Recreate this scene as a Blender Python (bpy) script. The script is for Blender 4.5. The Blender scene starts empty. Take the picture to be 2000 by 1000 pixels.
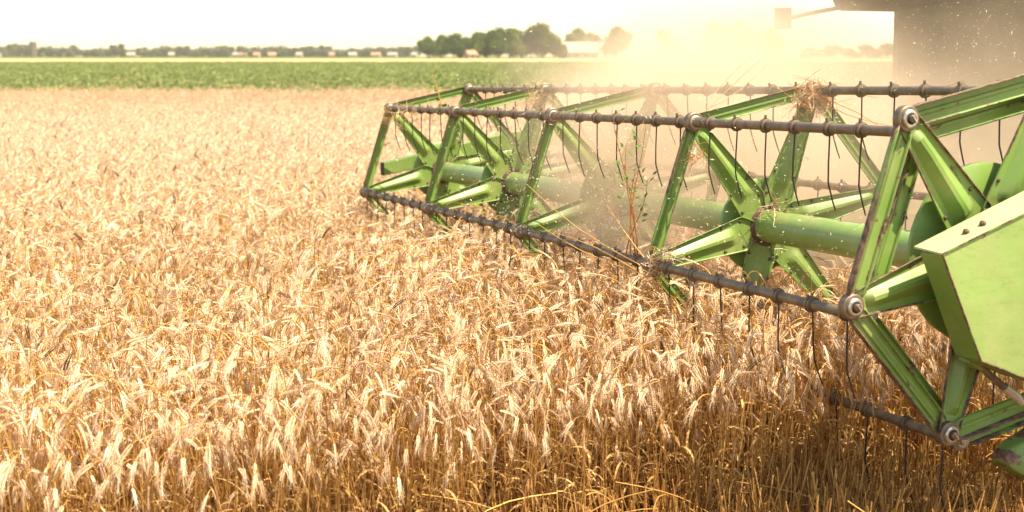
import bpy, math, random
import numpy as np
from mathutils import Vector, Matrix, noise as mnoise

SC = bpy.context.scene
COL = SC.collection
PI = math.pi
R_ = math.radians

# ------------------------------------------------------------------ camera
CAM_H = 1.67
cd = bpy.data.cameras.new("camera")
cam = bpy.data.objects.new("camera", cd)
COL.objects.link(cam)
cam.location = (0, 0, CAM_H)
cam.rotation_euler = (PI / 2 - math.atan(392 / 2504), 0, 0)
cd.sensor_width = 36
cd.lens = 2504 / 2000 * 36
cd.clip_start = 0.05
cd.clip_end = 6000
cd.dof.use_dof = True
cd.dof.focus_distance = 5.2
cd.dof.aperture_fstop = 3.3
SC.camera = cam

# ------------------------------------------------------------------ sky, sun, exposure
SUN_DIR = Vector((0.42, -0.20, 0.88)).normalized()
elev = math.asin(SUN_DIR.z)
w = bpy.data.worlds.new("World")
SC.world = w
w.use_nodes = True
nt = w.node_tree
bg = nt.nodes["Background"]
sky = nt.nodes.new("ShaderNodeTexSky")
sky.sky_type = 'NISHITA'
sky.sun_disc = False
sky.sun_elevation = elev
sky.sun_rotation = math.atan2(SUN_DIR.x, SUN_DIR.y)
sky.dust_density = 1.0
sky.air_density = 1.0
tint = nt.nodes.new("ShaderNodeMix")
tint.data_type = 'RGBA'
tint.blend_type = 'MULTIPLY'
tint.inputs[0].default_value = 1.0
tint.inputs[7].default_value = (1.0, 0.89, 0.72, 1)
nt.links.new(sky.outputs[0], tint.inputs[6])
nt.links.new(tint.outputs[2], bg.inputs[0])
bg.inputs[1].default_value = 0.15
sl = bpy.data.lights.new("sun", 'SUN')
sl.energy = 4.4
sl.angle = R_(0.6)
sl.color = (1.0, 0.87, 0.68)
so = bpy.data.objects.new("sun", sl)
COL.objects.link(so)
so.rotation_euler = SUN_DIR.to_track_quat('Z', 'Y').to_euler()
so.location = (0, 0, 30)
SC.view_settings.view_transform = 'Standard'
SC.view_settings.look = 'None'
SC.view_settings.exposure = 1.47
SC.view_settings.gamma = 1.0
SC.cycles.use_denoising = True
SC.cycles.max_bounces = 8
SC.cycles.diffuse_bounces = 4
SC.cycles.transmission_bounces = 6
SC.cycles.transparent_max_bounces = 8
SC.cycles.volume_bounces = 3
SC.cycles.volume_step_rate = 1.0
SC.cycles.volume_max_steps = 96

# ------------------------------------------------------------------ materials
def newmat(name):
    m = bpy.data.materials.new(name)
    m.use_nodes = True
    t = m.node_tree
    return m, t, t.nodes["Principled BSDF"]

def N(t, kind, **kw):
    n = t.nodes.new(kind)
    for k, v in kw.items():
        setattr(n, k, v)
    return n

def noise_node(t, vec, scale, detail=4, rough=0.55):
    n = N(t, "ShaderNodeTexNoise")
    n.inputs['Scale'].default_value = scale
    n.inputs['Detail'].default_value = detail
    n.inputs['Roughness'].default_value = rough
    t.links.new(vec, n.inputs['Vector'])
    return n.outputs[0]

def ramp(t, fac, stops):
    r = N(t, "ShaderNodeValToRGB")
    el = r.color_ramp.elements
    while len(el) < len(stops):
        el.new(0.5)
    for e, (p, c) in zip(el, stops):
        e.position = p
        e.color = tuple(c) + (1,) if len(c) == 3 else c
    t.links.new(fac, r.inputs[0])
    return r.outputs[0]

def mix(t, fac, a, b, blend='MIX'):
    m = N(t, "ShaderNodeMix", data_type='RGBA', blend_type=blend)
    for s, v in ((0, fac), (6, a), (7, b)):
        if hasattr(v, 'is_output'):
            t.links.new(v, m.inputs[s])
        elif s == 0:
            m.inputs[0].default_value = v
        else:
            m.inputs[s].default_value = tuple(v) + (1,)
    return m.outputs[2]

def plain(name, col, rough=0.6, metal=0.0, var=0.25, scale=8.0):
    m, t, p = newmat(name)
    tc = N(t, "ShaderNodeTexCoord")
    n = noise_node(t, tc.outputs['Object'], scale)
    d = tuple(c * (1 - var) for c in col)
    b = tuple(min(1, c * (1 + var)) for c in col)
    c = ramp(t, n, [(0.3, d), (0.7, b)])
    t.links.new(c, p.inputs['Base Color'])
    p.inputs['Roughness'].default_value = rough
    p.inputs['Metallic'].default_value = metal
    return m

GREEN = (0.145, 0.245, 0.038)
RUST = (0.105, 0.050, 0.026)
def paint(name, col, chip, scale=14.0, rough=0.5, dirt=0.35, stretch=None, hem=None):
    """machinery paint with chips of bare rusty primer and a film of dust"""
    m, t, p = newmat(name)
    tc = N(t, "ShaderNodeTexCoord")
    geo = N(t, "ShaderNodeNewGeometry")
    v = geo.outputs['Position']
    big = noise_node(t, v, 2.2, 3)
    base = ramp(t, big, [(0.3, tuple(c * 0.85 for c in col)), (0.7, tuple(c * 1.12 for c in col))])
    dn = noise_node(t, v, 7.0, 6, 0.7)
    dust = ramp(t, dn, [(0.42, (0, 0, 0)), (0.75, (dirt, dirt, dirt))])
    c1 = mix(t, dust, base, (0.42, 0.33, 0.17))
    cv = v
    if stretch:
        mp = N(t, "ShaderNodeMapping")
        mp.inputs['Scale'].default_value = stretch
        t.links.new(tc.outputs['Object'], mp.inputs[0])
        oi = N(t, "ShaderNodeObjectInfo")
        va = N(t, "ShaderNodeVectorMath", operation='ADD')
        t.links.new(mp.outputs[0], va.inputs[0]); t.links.new(oi.outputs['Location'], va.inputs[1])
        cv = va.outputs[0]
    cn = noise_node(t, cv, scale, 6, 0.66)
    if hem:
        sx = N(t, "ShaderNodeSeparateXYZ")
        t.links.new(tc.outputs['Object'], sx.inputs[0])
        mr = N(t, "ShaderNodeMapRange")
        mr.inputs[1].default_value = hem[0]; mr.inputs[2].default_value = hem[1]
        mr.inputs[3].default_value = 0.26; mr.inputs[4].default_value = 0.0
        t.links.new(sx.outputs[2], mr.inputs[0])
        ad = N(t, "ShaderNodeMath", operation='ADD')
        t.links.new(cn, ad.inputs[0]); t.links.new(mr.outputs[0], ad.inputs[1])
        cn = ad.outputs[0]
    cm = ramp(t, cn, [(chip, (0, 0, 0)), (chip + 0.012, (1, 1, 1))])
    rn = noise_node(t, v, 55, 3)
    rc = ramp(t, rn, [(0.35, tuple(c * 0.5 for c in RUST)), (0.65, (0.22, 0.13, 0.075))])
    c2 = mix(t, cm, c1, rc)
    t.links.new(c2, p.inputs['Base Color'])
    rr = ramp(t, cm, [(0, (rough,) * 3), (1, (0.75,) * 3)])
    t.links.new(rr, p.inputs['Roughness'])
    b = N(t, "ShaderNodeBump")
    b.inputs['Strength'].default_value = 0.25
    b.inputs['Distance'].default_value = 0.002
    b.invert = True
    t.links.new(cm, b.inputs['Height'])
    t.links.new(b.outputs[0], p.inputs['Normal'])
    p.inputs['Metallic'].default_value = 0.0
    p.inputs['Specular IOR Level'].default_value = 0.45
    p.inputs['Coat Weight'].default_value = 0.1
    p.inputs['Coat Roughness'].default_value = 0.3
    return m

M = {}
M['paint'] = paint('green_paint', GREEN, 0.70)
M['paint_worn'] = paint('green_paint_chipped', GREEN, 0.65, scale=11, stretch=(0.35, 1.6, 1))
M['edge'] = paint('worn_green_edge', GREEN, 0.56, scale=16)
M['edge_bare'] = paint('rusty_edge', GREEN, 0.43, scale=9, stretch=(0.3, 1.5, 1.5))
M['shield'] = paint('sunlit_green_panel', (0.235, 0.34, 0.085), 0.66, scale=4.0, dirt=0.4, hem=(0.58, 0.76))  # sunlight on the guard's front put into a paler green
def dented(m, strength=0.4):
    t = m.node_tree
    p = t.nodes['Principled BSDF']
    b0 = [n for n in t.nodes if n.type == 'BUMP'][0]
    geo = N(t, "ShaderNodeNewGeometry")
    n1 = noise_node(t, geo.outputs['Position'], 3.2, 3, 0.5)
    b = N(t, "ShaderNodeBump")
    b.inputs['Strength'].default_value = strength
    b.inputs['Distance'].default_value = 0.03
    t.links.new(n1, b.inputs['Height'])
    t.links.new(b0.outputs[0], b.inputs['Normal'])
    t.links.new(b.outputs[0], p.inputs['Normal'])
    # fine pale scratches and rubbed patches
    wv = N(t, "ShaderNodeTexNoise")
    wv.inputs['Scale'].default_value = 5.0; wv.inputs['Detail'].default_value = 8.0; wv.inputs['Distortion'].default_value = 1.6
    mp = N(t, "ShaderNodeMapping"); mp.inputs['Scale'].default_value = (1.0, 0.5, 6.0); mp.inputs['Rotation'].default_value = (0.5, 0.2, 0.3)
    t.links.new(geo.outputs['Position'], mp.inputs[0]); t.links.new(mp.outputs[0], wv.inputs['Vector'])
    sc = ramp(t, wv.outputs[0], [(0.50, (0, 0, 0)), (0.515, (0.55, 0.55, 0.55)), (0.53, (0, 0, 0))])
    old = p.inputs['Base Color'].links[0].from_socket
    t.links.new(mix(t, sc, old, (0.16, 0.22, 0.07)), p.inputs['Base Color'])
dented(M['shield'])
dented(M['paint'], 0.15)
M['tube'] = paint('tube_paint', (0.175, 0.275, 0.065), 0.8, rough=0.36, dirt=0.5)
M['steel'] = plain('dark_rusty_steel', (0.165, 0.12, 0.075), 0.5, 0.4, 0.4, 20)
M['tine'] = plain('black_spring_steel', (0.03, 0.022, 0.018), 0.5, 0.3)
M['bearing'] = plain('pale_dusty_bearing', (0.40, 0.33, 0.24), 0.45, 0.3)
M['bolt'] = plain('bright_washer', (0.55, 0.50, 0.42), 0.3, 0.8, 0.2, 60)
M['hole_shade'] = plain('hollow_shade', (0.02, 0.015, 0.01), 0.8)  # near-black faces paint in the shade of hollows, nothing is open
M['rivet'] = plain('rusty_rivet', (0.10, 0.055, 0.035), 0.6, 0.2)
M['bodydark'] = plain('dark_machine', (0.048, 0.050, 0.014), 0.95)
M['bodydark'].node_tree.nodes['Principled BSDF'].inputs['Specular IOR Level'].default_value = 0.1
M['tyre'] = plain('tyre_rubber', (0.03, 0.028, 0.025), 0.85)
M['glass'] = plain('dark_cab_glass', (0.03, 0.035, 0.035), 0.1, 0.0, 0.05)
M['mirror_back'] = plain('mirror_housing', (0.05, 0.045, 0.04), 0.5)
M['augersteel'] = plain('auger_steel', (0.25, 0.19, 0.12), 0.45, 0.5)

def straw_mat(name, c0, c1, trans=0.35, tintn=0.5):
    m = bpy.data.materials.new(name)
    m.use_nodes = True
    t = m.node_tree
    for n in list(t.nodes):
        t.nodes.remove(n)
    out = N(t, "ShaderNodeOutputMaterial")
    oi = N(t, "ShaderNodeObjectInfo")
    col = ramp(t, oi.outputs['Random'], [(0.0, c0), (0.55, tuple((a + b) / 2 for a, b in zip(c0, c1))), (1.0, c1)])
    geo = N(t, "ShaderNodeNewGeometry")
    n1 = noise_node(t, geo.outputs['Position'], 0.7, 4, 0.6)
    f = ramp(t, n1, [(0.35, (0.90, 0.86, 0.80)), (0.62, (1.08, 1.08, 1.08))])
    col = mix(t, tintn, col, mix(t, 1.0, col, f, 'MULTIPLY'))
    n2 = noise_node(t, geo.outputs['Position'], 90, 2)
    f2 = ramp(t, n2, [(0.3, (0.75, 0.72, 0.68)), (0.7, (1.15, 1.15, 1.15))])
    col = mix(t, 1.0, col, f2, 'MULTIPLY')
    d = N(t, "ShaderNodeBsdfDiffuse")
    tr = N(t, "ShaderNodeBsdfTranslucent")
    g = N(t, "ShaderNodeBsdfGlossy")
    g.inputs['Roughness'].default_value = 0.45
    t.links.new(col, d.inputs[0])
    t.links.new(col, tr.inputs[0])
    t.links.new(col, g.inputs[0])
    m1 = N(t, "ShaderNodeMixShader")
    m1.inputs[0].default_value = trans
    t.links.new(d.outputs[0], m1.inputs[1])
    t.links.new(tr.outputs[0], m1.inputs[2])
    m2 = N(t, "ShaderNodeMixShader")
    m2.inputs[0].default_value = 0.10
    t.links.new(m1.outputs[0], m2.inputs[1])
    t.links.new(g.outputs[0], m2.inputs[2])
    t.links.new(m2.outputs[0], out.inputs[0])
    return m

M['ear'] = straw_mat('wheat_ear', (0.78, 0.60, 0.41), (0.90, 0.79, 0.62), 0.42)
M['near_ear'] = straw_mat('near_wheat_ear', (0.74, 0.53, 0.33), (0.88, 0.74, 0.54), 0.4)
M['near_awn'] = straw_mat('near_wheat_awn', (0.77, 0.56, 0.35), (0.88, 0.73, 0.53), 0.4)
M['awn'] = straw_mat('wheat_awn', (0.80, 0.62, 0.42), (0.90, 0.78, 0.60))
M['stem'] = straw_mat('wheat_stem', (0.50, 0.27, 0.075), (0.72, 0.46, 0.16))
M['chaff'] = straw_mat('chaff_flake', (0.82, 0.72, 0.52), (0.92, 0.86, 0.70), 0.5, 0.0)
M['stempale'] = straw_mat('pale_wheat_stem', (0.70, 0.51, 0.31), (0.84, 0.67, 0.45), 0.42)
M['leaf'] = straw_mat('dry_leaf', (0.42, 0.24, 0.08), (0.66, 0.45, 0.2), 0.45)
M['darkear'] = straw_mat('sooty_ear', (0.10, 0.07, 0.045), (0.20, 0.13, 0.08), 0.1)
M['band_ear'] = straw_mat('ripe_red_ear', (0.68, 0.49, 0.35), (0.84, 0.67, 0.50), 0.42, 0.9)
M['weed'] = straw_mat('weed_green', (0.08, 0.15, 0.03), (0.16, 0.26, 0.06), 0.3, 0.2)
M['weedstem'] = straw_mat('weed_stem', (0.35, 0.14, 0.05), (0.45, 0.2, 0.07), 0.1, 0.2)
M['crop'] = straw_mat('green_crop', (0.21, 0.245, 0.085), (0.28, 0.31, 0.125), 0.3, 0.8)

def foliage(name, a, b):
    m = straw_mat(name, a, b, 0.3, 0.0)
    return m
M['fol1'] = foliage('foliage_dark', (0.040, 0.078, 0.014), (0.062, 0.108, 0.020))
M['fol2'] = foliage('foliage_mid', (0.070, 0.120, 0.018), (0.100, 0.155, 0.026))
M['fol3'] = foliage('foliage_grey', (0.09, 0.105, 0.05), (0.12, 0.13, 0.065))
M['bark'] = plain('bark', (0.10, 0.07, 0.045), 0.9)
M['wall_pale'] = plain('pale_render', (0.34, 0.29, 0.23), 0.8, 0, 0.08)
M['wall_tan'] = plain('tan_brick', (0.42, 0.27, 0.18), 0.8, 0, 0.12)
M['roof_red'] = plain('clay_tile', (0.40, 0.19, 0.11), 0.8, 0, 0.2)
M['roof_pale'] = plain('sun_bleached_roof', (0.34, 0.27, 0.20), 0.7, 0, 0.12)
M['window'] = plain('dark_window', (0.05, 0.05, 0.05), 0.3)

def ground_mat(name, cols, s1=0.6, s2=25, bump=0.03):
    m, t, p = newmat(name)
    geo = N(t, "ShaderNodeNewGeometry")
    v = geo.outputs['Position']
    a = noise_node(t, v, s1, 5, 0.6)
    b = noise_node(t, v, s2, 4, 0.7)
    c = mix(t, 0.55, ramp(t, a, [(0.3, cols[0]), (0.7, cols[1])]), ramp(t, b, [(0.3, cols[2]), (0.7, cols[3])]))
    t.links.new(c, p.inputs['Base Color'])
    p.inputs['Roughness'].default_value = 0.95
    p.inputs['Specular IOR Level'].default_value = 0.0
    bp = N(t, "ShaderNodeBump")
    bp.inputs['Distance'].default_value = bump
    t.links.new(b, bp.inputs['Height'])
    t.links.new(bp.outputs[0], p.inputs['Normal'])
    return m
M['soil'] = ground_mat('stubble_soil', [(0.16, 0.09, 0.04), (0.24, 0.14, 0.06), (0.10, 0.055, 0.025), (0.34, 0.21, 0.09)])
M['far_ground'] = ground_mat('far_ground', [(0.22, 0.2, 0.08), (0.3, 0.25, 0.1), (0.2, 0.2, 0.08), (0.3, 0.26, 0.12)], 0.02, 0.5)
M['green_field'] = ground_mat('green_field', [(0.19, 0.225, 0.075), (0.25, 0.28, 0.10), (0.17, 0.205, 0.07), (0.28, 0.30, 0.115)], 0.10, 1.6, 0.1)
M['gold_strip'] = ground_mat('gold_strip', [(0.46, 0.31, 0.15), (0.54, 0.37, 0.19), (0.44, 0.29, 0.14), (0.54, 0.37, 0.20)], 0.05, 0.8)
M['verge'] = ground_mat('grass_verge', [(0.07, 0.11, 0.02), (0.12, 0.16, 0.035), (0.06, 0.1, 0.02), (0.12, 0.15, 0.04)], 0.05, 0.8)

# ------------------------------------------------------------------ mesh helpers
class MB:
    def __init__(s):
        s.v = []; s.f = []; s.m = []
    def add(s, vs, fs, mi=0):
        o = len(s.v)
        s.v += [tuple(x) for x in vs]
        s.f += [tuple(i + o for i in f) for f in fs]
        s.m += [mi] * len(fs)
    def box(s, c, d, mi=0, rot=None, bev=0):
        x, y, z = (k / 2 for k in d)
        vs = [Vector((sx * x, sy * y, sz * z)) for sz in (-1, 1) for sy in (-1, 1) for sx in (-1, 1)]
        if rot is not None:
            vs = [rot @ q for q in vs]
        c = Vector(c)
        s.add([q + c for q in vs], [(0, 2, 3, 1), (4, 5, 7, 6), (0, 1, 5, 4), (2, 6, 7, 3), (0, 4, 6, 2), (1, 3, 7, 5)], mi)
    def tube(s, pts, r, n=8, mi=0, caps=True):
        pts = [Vector(p) for p in pts]
        if not hasattr(r, '__len__'):
            r = [r] * len(pts)
        rings = []
        up = Vector((0, 0, 1))
        t0 = (pts[1] - pts[0]).normalized()
        if abs(t0.z) > 0.9:
            up = Vector((1, 0, 0))
        a = t0.cross(up).normalized()
        o = len(s.v)
        for i, p in enumerate(pts):
            tg = (pts[min(i + 1, len(pts) - 1)] - pts[max(i - 1, 0)]).normalized()
            a = (a - tg * a.dot(tg)).normalized()
            b = tg.cross(a)
            for k in range(n):
                q = 2 * PI * k / n
                s.v.append(tuple(p + (a * math.cos(q) + b * math.sin(q)) * r[i]))
        for i in range(len(pts) - 1):
            for k in range(n):
                k2 = (k + 1) % n
                s.f.append((o + i * n + k, o + i * n + k2, o + (i + 1) * n + k2, o + (i + 1) * n + k)); s.m.append(mi)
        if caps:
            s.f.append(tuple(o + k for k in reversed(range(n)))); s.m.append(mi)
            e = o + (len(pts) - 1) * n
            s.f.append(tuple(e + k for k in range(n))); s.m.append(mi)
    def prism(s, poly_a, poly_b, mi=0, side=None, capb=None):
        n = len(poly_a)
        o = len(s.v)
        s.v += [tuple(q) for q in poly_a] + [tuple(q) for q in poly_b]
        s.f.append(tuple(o + k for k in reversed(range(n)))); s.m.append(mi)
        s.f.append(tuple(o + n + k for k in range(n))); s.m.append(mi if capb is None else capb)
        for k in range(n):
            k2 = (k + 1) % n
            s.f.append((o + k, o + k2, o + n + k2, o + n + k)); s.m.append(mi if side is None else side)
    def mesh(s, name, mats, smooth=False):
        me = bpy.data.meshes.new(name)
        me.from_pydata(s.v, [], s.f)
        for x in mats:
            me.materials.append(x)
        me.polygons.foreach_set('material_index', s.m)
        if smooth:
            me.polygons.foreach_set('use_smooth', [True] * len(s.f))
        me.update()
        return me
    def build(s, name, mats, parent=None, smooth=False, bevel=0, solid=0, loc=None, auto=False):
        if not isinstance(mats, (list, tuple)):
            mats = [mats]
        me = s.mesh(name, mats, smooth)
        return link(name, me, parent, bevel, solid, loc)

def link(name, me, parent=None, bevel=0, solid=0, loc=None, rot=None):
    o = bpy.data.objects.new(name, me)
    COL.objects.link(o)
    o.parent = parent
    if solid:
        m = o.modifiers.new('thickness', 'SOLIDIFY'); m.thickness = solid; m.offset = -1
    if bevel:
        m = o.modifiers.new('bevel', 'BEVEL'); m.width = bevel; m.segments = 2; m.limit_method = 'ANGLE'
    if loc is not None:
        o.location = loc
    if rot is not None:
        o.rotation_euler = rot
    return o

def empty(name, loc=(0, 0, 0), parent=None):
    o = bpy.data.objects.new(name, None)
    o.empty_display_size = 0.2
    COL.objects.link(o)
    o.location = loc
    o.parent = parent
    return o

def tag(o, label=None, cat=None, group=None, kind=None):
    if label: o['label'] = label
    if cat: o['category'] = cat
    if group: o['group'] = group
    if kind: o['kind'] = kind
    return o

def copy_thing(o, parent=None):
    c = o.copy()
    COL.objects.link(c)
    if parent is not None:
        c.parent = parent
    for ch in list(o.children):
        copy_thing(ch, c)
    return c

def smooth_by_angle(o, ang=35):
    me = o.data
    me.polygons.foreach_set('use_smooth', [True] * len(me.polygons))
    try:
        me.set_sharp_from_angle(angle=R_(ang))
    except Exception:
        pass

# ------------------------------------------------------------------ machine frame: (t along the reel, u forward, v up)
AX = Vector((0.39739999, -0.91735726, 0.02299797))
U = Vector((-0.91759995, -0.39750513, 0.0))
V = U.cross(AX)
C4 = Vector((1.1121, 5.4296, CAM_H - 0.7227))
H0 = 0.947
def W(t, u, v):
    return C4 + AX * t + U * u + V * v
RAD = 0.605
PH = -0.204
T_SP = [-4.0, -2.725, -1.357, 0.0]       # spiders, far to near
T_END = 1.374

# ------------------------------------------------------------------ ground
def sheet(name, x0, x1, y0, y1, z, mat, nx=1, ny=1, wave=0):
    mb = MB()
    for j in range(ny + 1):
        for i in range(nx + 1):
            mb.v.append((x0 + (x1 - x0) * i / nx, y0 + (y1 - y0) * j / ny, z))
    for j in range(ny):
        for i in range(nx):
            a = j * (nx + 1) + i
            mb.f.append((a, a + 1, a + nx + 2, a + nx + 1)); mb.m.append(0)
    o = mb.build(name, mat)
    o['kind'] = 'structure'
    return o
sheet('ground', -3000, 3000, -60, 5000, -0.004, M['far_ground'])
sheet('wheat_soil', -60, 90, -40, 41, 0.0, M['soil'])
sheet('green_field', -600, 700, 41, 340, 0.0, M['green_field'])
sheet('gold_field', -900, 1000, 340, 600, 0.0, M['gold_strip'])
sheet('grass_verge', -1500, 1500, 600, 1500, 0.0, M['verge'])

# ------------------------------------------------------------------ wheat prototypes
protos = bpy.data.collections.new('wheat_parts')      # never linked to the scene
def stalk_mesh(seed, H=0.56, lod=0, mats=None, lean=None, ear_ang=None):
    rg = random.Random(seed)
    mb = MB()
    mats = mats or ['stem', 'near_ear', 'near_awn', 'leaf']
    th = rg.uniform(0.0, 0.16) if lean is None else lean
    side = rg.uniform(-0.03, 0.03)
    L1 = H * rg.uniform(0.86, 0.98)
    neck = rg.uniform(0.05, 0.14)
    eang = rg.choice((rg.uniform(2.1, 2.9), rg.uniform(2.1, 2.9), rg.uniform(1.1, 2.1))) if ear_ang is None else ear_ang
    p = Vector((0, 0, 0))
    pts = [p.copy()]
    n1 = 6 if lod == 0 else 2
    start = 0
    if lod:
        p = Vector((math.sin(th) * L1 * 0.45, 0, L1 * 0.45)); pts = [p.copy()]; L = L1 * 0.55
    else:
        L = L1
    for i in range(n1):
        a = th + 0.10 * (i / n1) ** 2
        p = p + Vector((math.sin(a), side, math.cos(a))) * (L / n1)
        pts.append(p.copy())
    n2 = 6 if lod == 0 else 2
    a0 = th + 0.1
    for i in range(n2):
        a = a0 + (eang - a0) * ((i + 1) / n2) ** 1.3
        p = p + Vector((math.sin(a), side, math.cos(a))) * (neck / n2)
        pts.append(p.copy())
    rs = [0.0019 - 0.0008 * i / len(pts) for i in range(len(pts))]
    if lod:
        rs = [0.003 for _ in pts]
    mb.tube(pts, rs, 3, 0, caps=False)
    # ear
    EL = rg.uniform(0.044, 0.062)
    nn = 9 if lod == 0 else 5
    curve = rg.uniform(0.1, 0.6)
    roll = rg.uniform(0, PI)
    ep = []
    for i in range(nn + 1):
        a = eang + curve * i / nn
        tg = Vector((math.sin(a), side, math.cos(a))).normalized()
        ep.append((p.copy(), tg))
        p = p + tg * (EL / nn)
    def octa(c, d, s, ln, wd, mi):
        b = d.cross(s).normalized()
        s = b.cross(d).normalized()
        vs = [c - d * ln * 0.35, c + d * ln * 0.65, c + s * wd, c - s * wd, c + b * wd * 0.8, c - b * wd * 0.8]
        mb.add(vs, [(0, 2, 4), (0, 4, 3), (0, 3, 5), (0, 5, 2), (1, 4, 2), (1, 3, 4), (1, 5, 3), (1, 2, 5)], mi)
    for i, (q, tg) in enumerate(ep):
        x = tg.cross(Vector((0, 1, 0))).normalized()
        y = tg.cross(x).normalized()
        sd = (x * math.cos(roll) + y * math.sin(roll)).normalized()
        taper = 1 - 0.45 * (i / nn) ** 2
        if lod == 0:
            for sg in (-1, 1):
                d = (tg + sd * sg * 0.42 + y * rg.uniform(-.12, .12)).normalized()
                octa(q + sd * sg * 0.0034 * taper, d, sd, 0.0125 * taper, 0.0029 * taper, 1)
                for k in range(1):
                    d2 = (tg + sd * sg * rg.uniform(0.15, 0.48) + tg.cross(sd) * rg.uniform(-.3, .3)).normalized()
                    al = rg.uniform(0.022, 0.044)
                    wv = d2.cross(Vector((rg.random(), rg.random(), rg.random()))).normalized() * 0.00034
                    b0 = q + d * 0.008
                    mid = b0 + d2 * al * 0.5
                    tip = b0 + d2 * al + tg * 0.004
                    mb.add([b0 - wv, b0 + wv, mid + wv, mid - wv, tip], [(0, 1, 2, 3), (3, 2, 4)], 2)
        else:
            d = (tg + sd * 0.4 * (1 if i % 2 else -1)).normalized()
            octa(q, d, sd, 0.022, 0.0052 * taper, 1)
            if i % 2 == 0:
                for sg in (-1, 1):
                    d2 = (tg + sd * sg * 0.45).normalized()
                    wv = Vector((0.0009, 0, 0))
                    mb.add([q - wv, q + wv, q + d2 * 0.055], [(0, 1, 2)], 2)
    # dried leaves
    if lod == 0:
        for k in range(0 if mats[0] == 'stempale' else rg.choice((1, 1, 2, 2, 3))):
            h = rg.uniform(0.1, 0.62) * L1
            az = rg.uniform(0, 2 * PI)
            d = Vector((math.cos(az), math.sin(az), 0))
            s2 = Vector((-d.y, d.x, 0))
            q = Vector((math.sin(th) * h, side * h, h))
            el = rg.uniform(0.3, 1.4)
            ll = rg.uniform(0.05, 0.17)
            fall = rg.uniform(1.2, 3.4)
            ns = 6
            o = len(mb.v)
            tw = rg.uniform(-2, 2)
            for i in range(ns + 1):
                f = i / ns
                wd = 0.0035 * math.sin(PI * (0.15 + 0.85 * f)) + 0.0003
                sv = (s2 * math.cos(tw * f) + Vector((0, 0, 1)) * math.sin(tw * f)) * wd
                mb.v.append(tuple(q - sv)); mb.v.append(tuple(q + sv))
                e = el - fall * f
                q = q + (d * math.cos(e) + Vector((0, 0, 1)) * math.sin(e)) * (ll / ns)
            for i in range(ns):
                mb.f.append((o + 2 * i, o + 2 * i + 1, o + 2 * i + 3, o + 2 * i + 2)); mb.m.append(3)
    return mb.mesh('wheat_stalk', [M[k] for k in mats])

def proto_collection(name, meshes):
    c = bpy.data.collections.new(name)
    for i, me in enumerate(meshes):
        o = bpy.data.objects.new('%s_%02d' % (name, i), me)
        c.objects.link(o)
    return c

def scatter(name, pts, rots, scls, idx, coll, label, cat):
    me = bpy.data.meshes.new(name)
    n = len(pts)
    me.vertices.add(n)
    me.vertices.foreach_set('co', np.asarray(pts, dtype=np.float32).ravel())
    a = me.attributes.new('rot', 'FLOAT_VECTOR', 'POINT'); a.data.foreach_set('vector', np.asarray(rots, dtype=np.float32).ravel())
    a = me.attributes.new('scl', 'FLOAT', 'POINT'); a.data.foreach_set('value', np.asarray(scls, dtype=np.float32))
    a = me.attributes.new('idx', 'INT', 'POINT'); a.data.foreach_set('value', np.asarray(idx, dtype=np.int32))
    o = bpy.data.objects.new(name, me)
    COL.objects.link(o)
    g = bpy.data.node_groups.new(name, 'GeometryNodeTree')
    g.interface.new_socket('Geometry', in_out='INPUT', socket_type='NodeSocketGeometry')
    g.interface.new_socket('Geometry', in_out='OUTPUT', socket_type='NodeSocketGeometry')
    gi = g.nodes.new('NodeGroupInput'); go = g.nodes.new('NodeGroupOutput')
    ci = g.nodes.new('GeometryNodeCollectionInfo')
    ci.inputs['Collection'].default_value = coll
    ci.inputs['Separate Children'].default_value = True
    ci.inputs['Reset Children'].default_value = True
    ip = g.nodes.new('GeometryNodeInstanceOnPoints')
    ip.inputs['Pick Instance'].default_value = True
    def na(nm, dt):
        x = g.nodes.new('GeometryNodeInputNamedAttribute'); x.data_type = dt; x.inputs[0].default_value = nm
        return x.outputs[0]
    g.links.new(gi.outputs[0], ip.inputs['Points'])
    g.links.new(ci.outputs[0], ip.inputs['Instance'])
    g.links.new(na('idx', 'INT'), ip.inputs['Instance Index'])
    e2r = g.nodes.new('FunctionNodeEulerToRotation')
    g.links.new(na('rot', 'FLOAT_VECTOR'), e2r.inputs[0])
    g.links.new(e2r.outputs[0], ip.inputs['Rotation'])
    g.links.new(na('scl', 'FLOAT'), ip.inputs['Scale'])
    g.links.new(ip.outputs[0], go.inputs[0])
    md = o.modifiers.new('scatter', 'NODES'); md.node_group = g
    tag(o, label, cat, kind='stuff')
    return o

rng = np.random.default_rng(7)
def lowfreq(x, y, s=1.0, seed=0.0):
    return (np.sin(x * 1.7 * s + 1.3 + seed) * np.cos(y * 1.1 * s + seed * 2) + 0.6 * np.sin(x * 3.9 * s + y * 2.7 * s + seed)
            + 0.4 * np.cos(y * 6.1 * s - x * 4.3 * s + seed)) / 2.0
def machine_tu(x, y):
    dx, dy = x - C4.x, y - C4.y
    axn = np.array([AX.x, AX.y]) / math.hypot(AX.x, AX.y)
    return dx * axn[0] + dy * axn[1], dx * U.x + dy * U.y
EDGE_T = 0.77
def standing(x, y):
    t, u = machine_tu(x, y)
    e = EDGE_T + 0.10 * lowfreq(x, y, 2.2) + rng.normal(0, 0.05, len(x))
    rear = -u > 0.72 + 0.05 * rng.normal(0, 1, len(x))
    return (t < e) & ~((t > -4.25) & rear)

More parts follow.
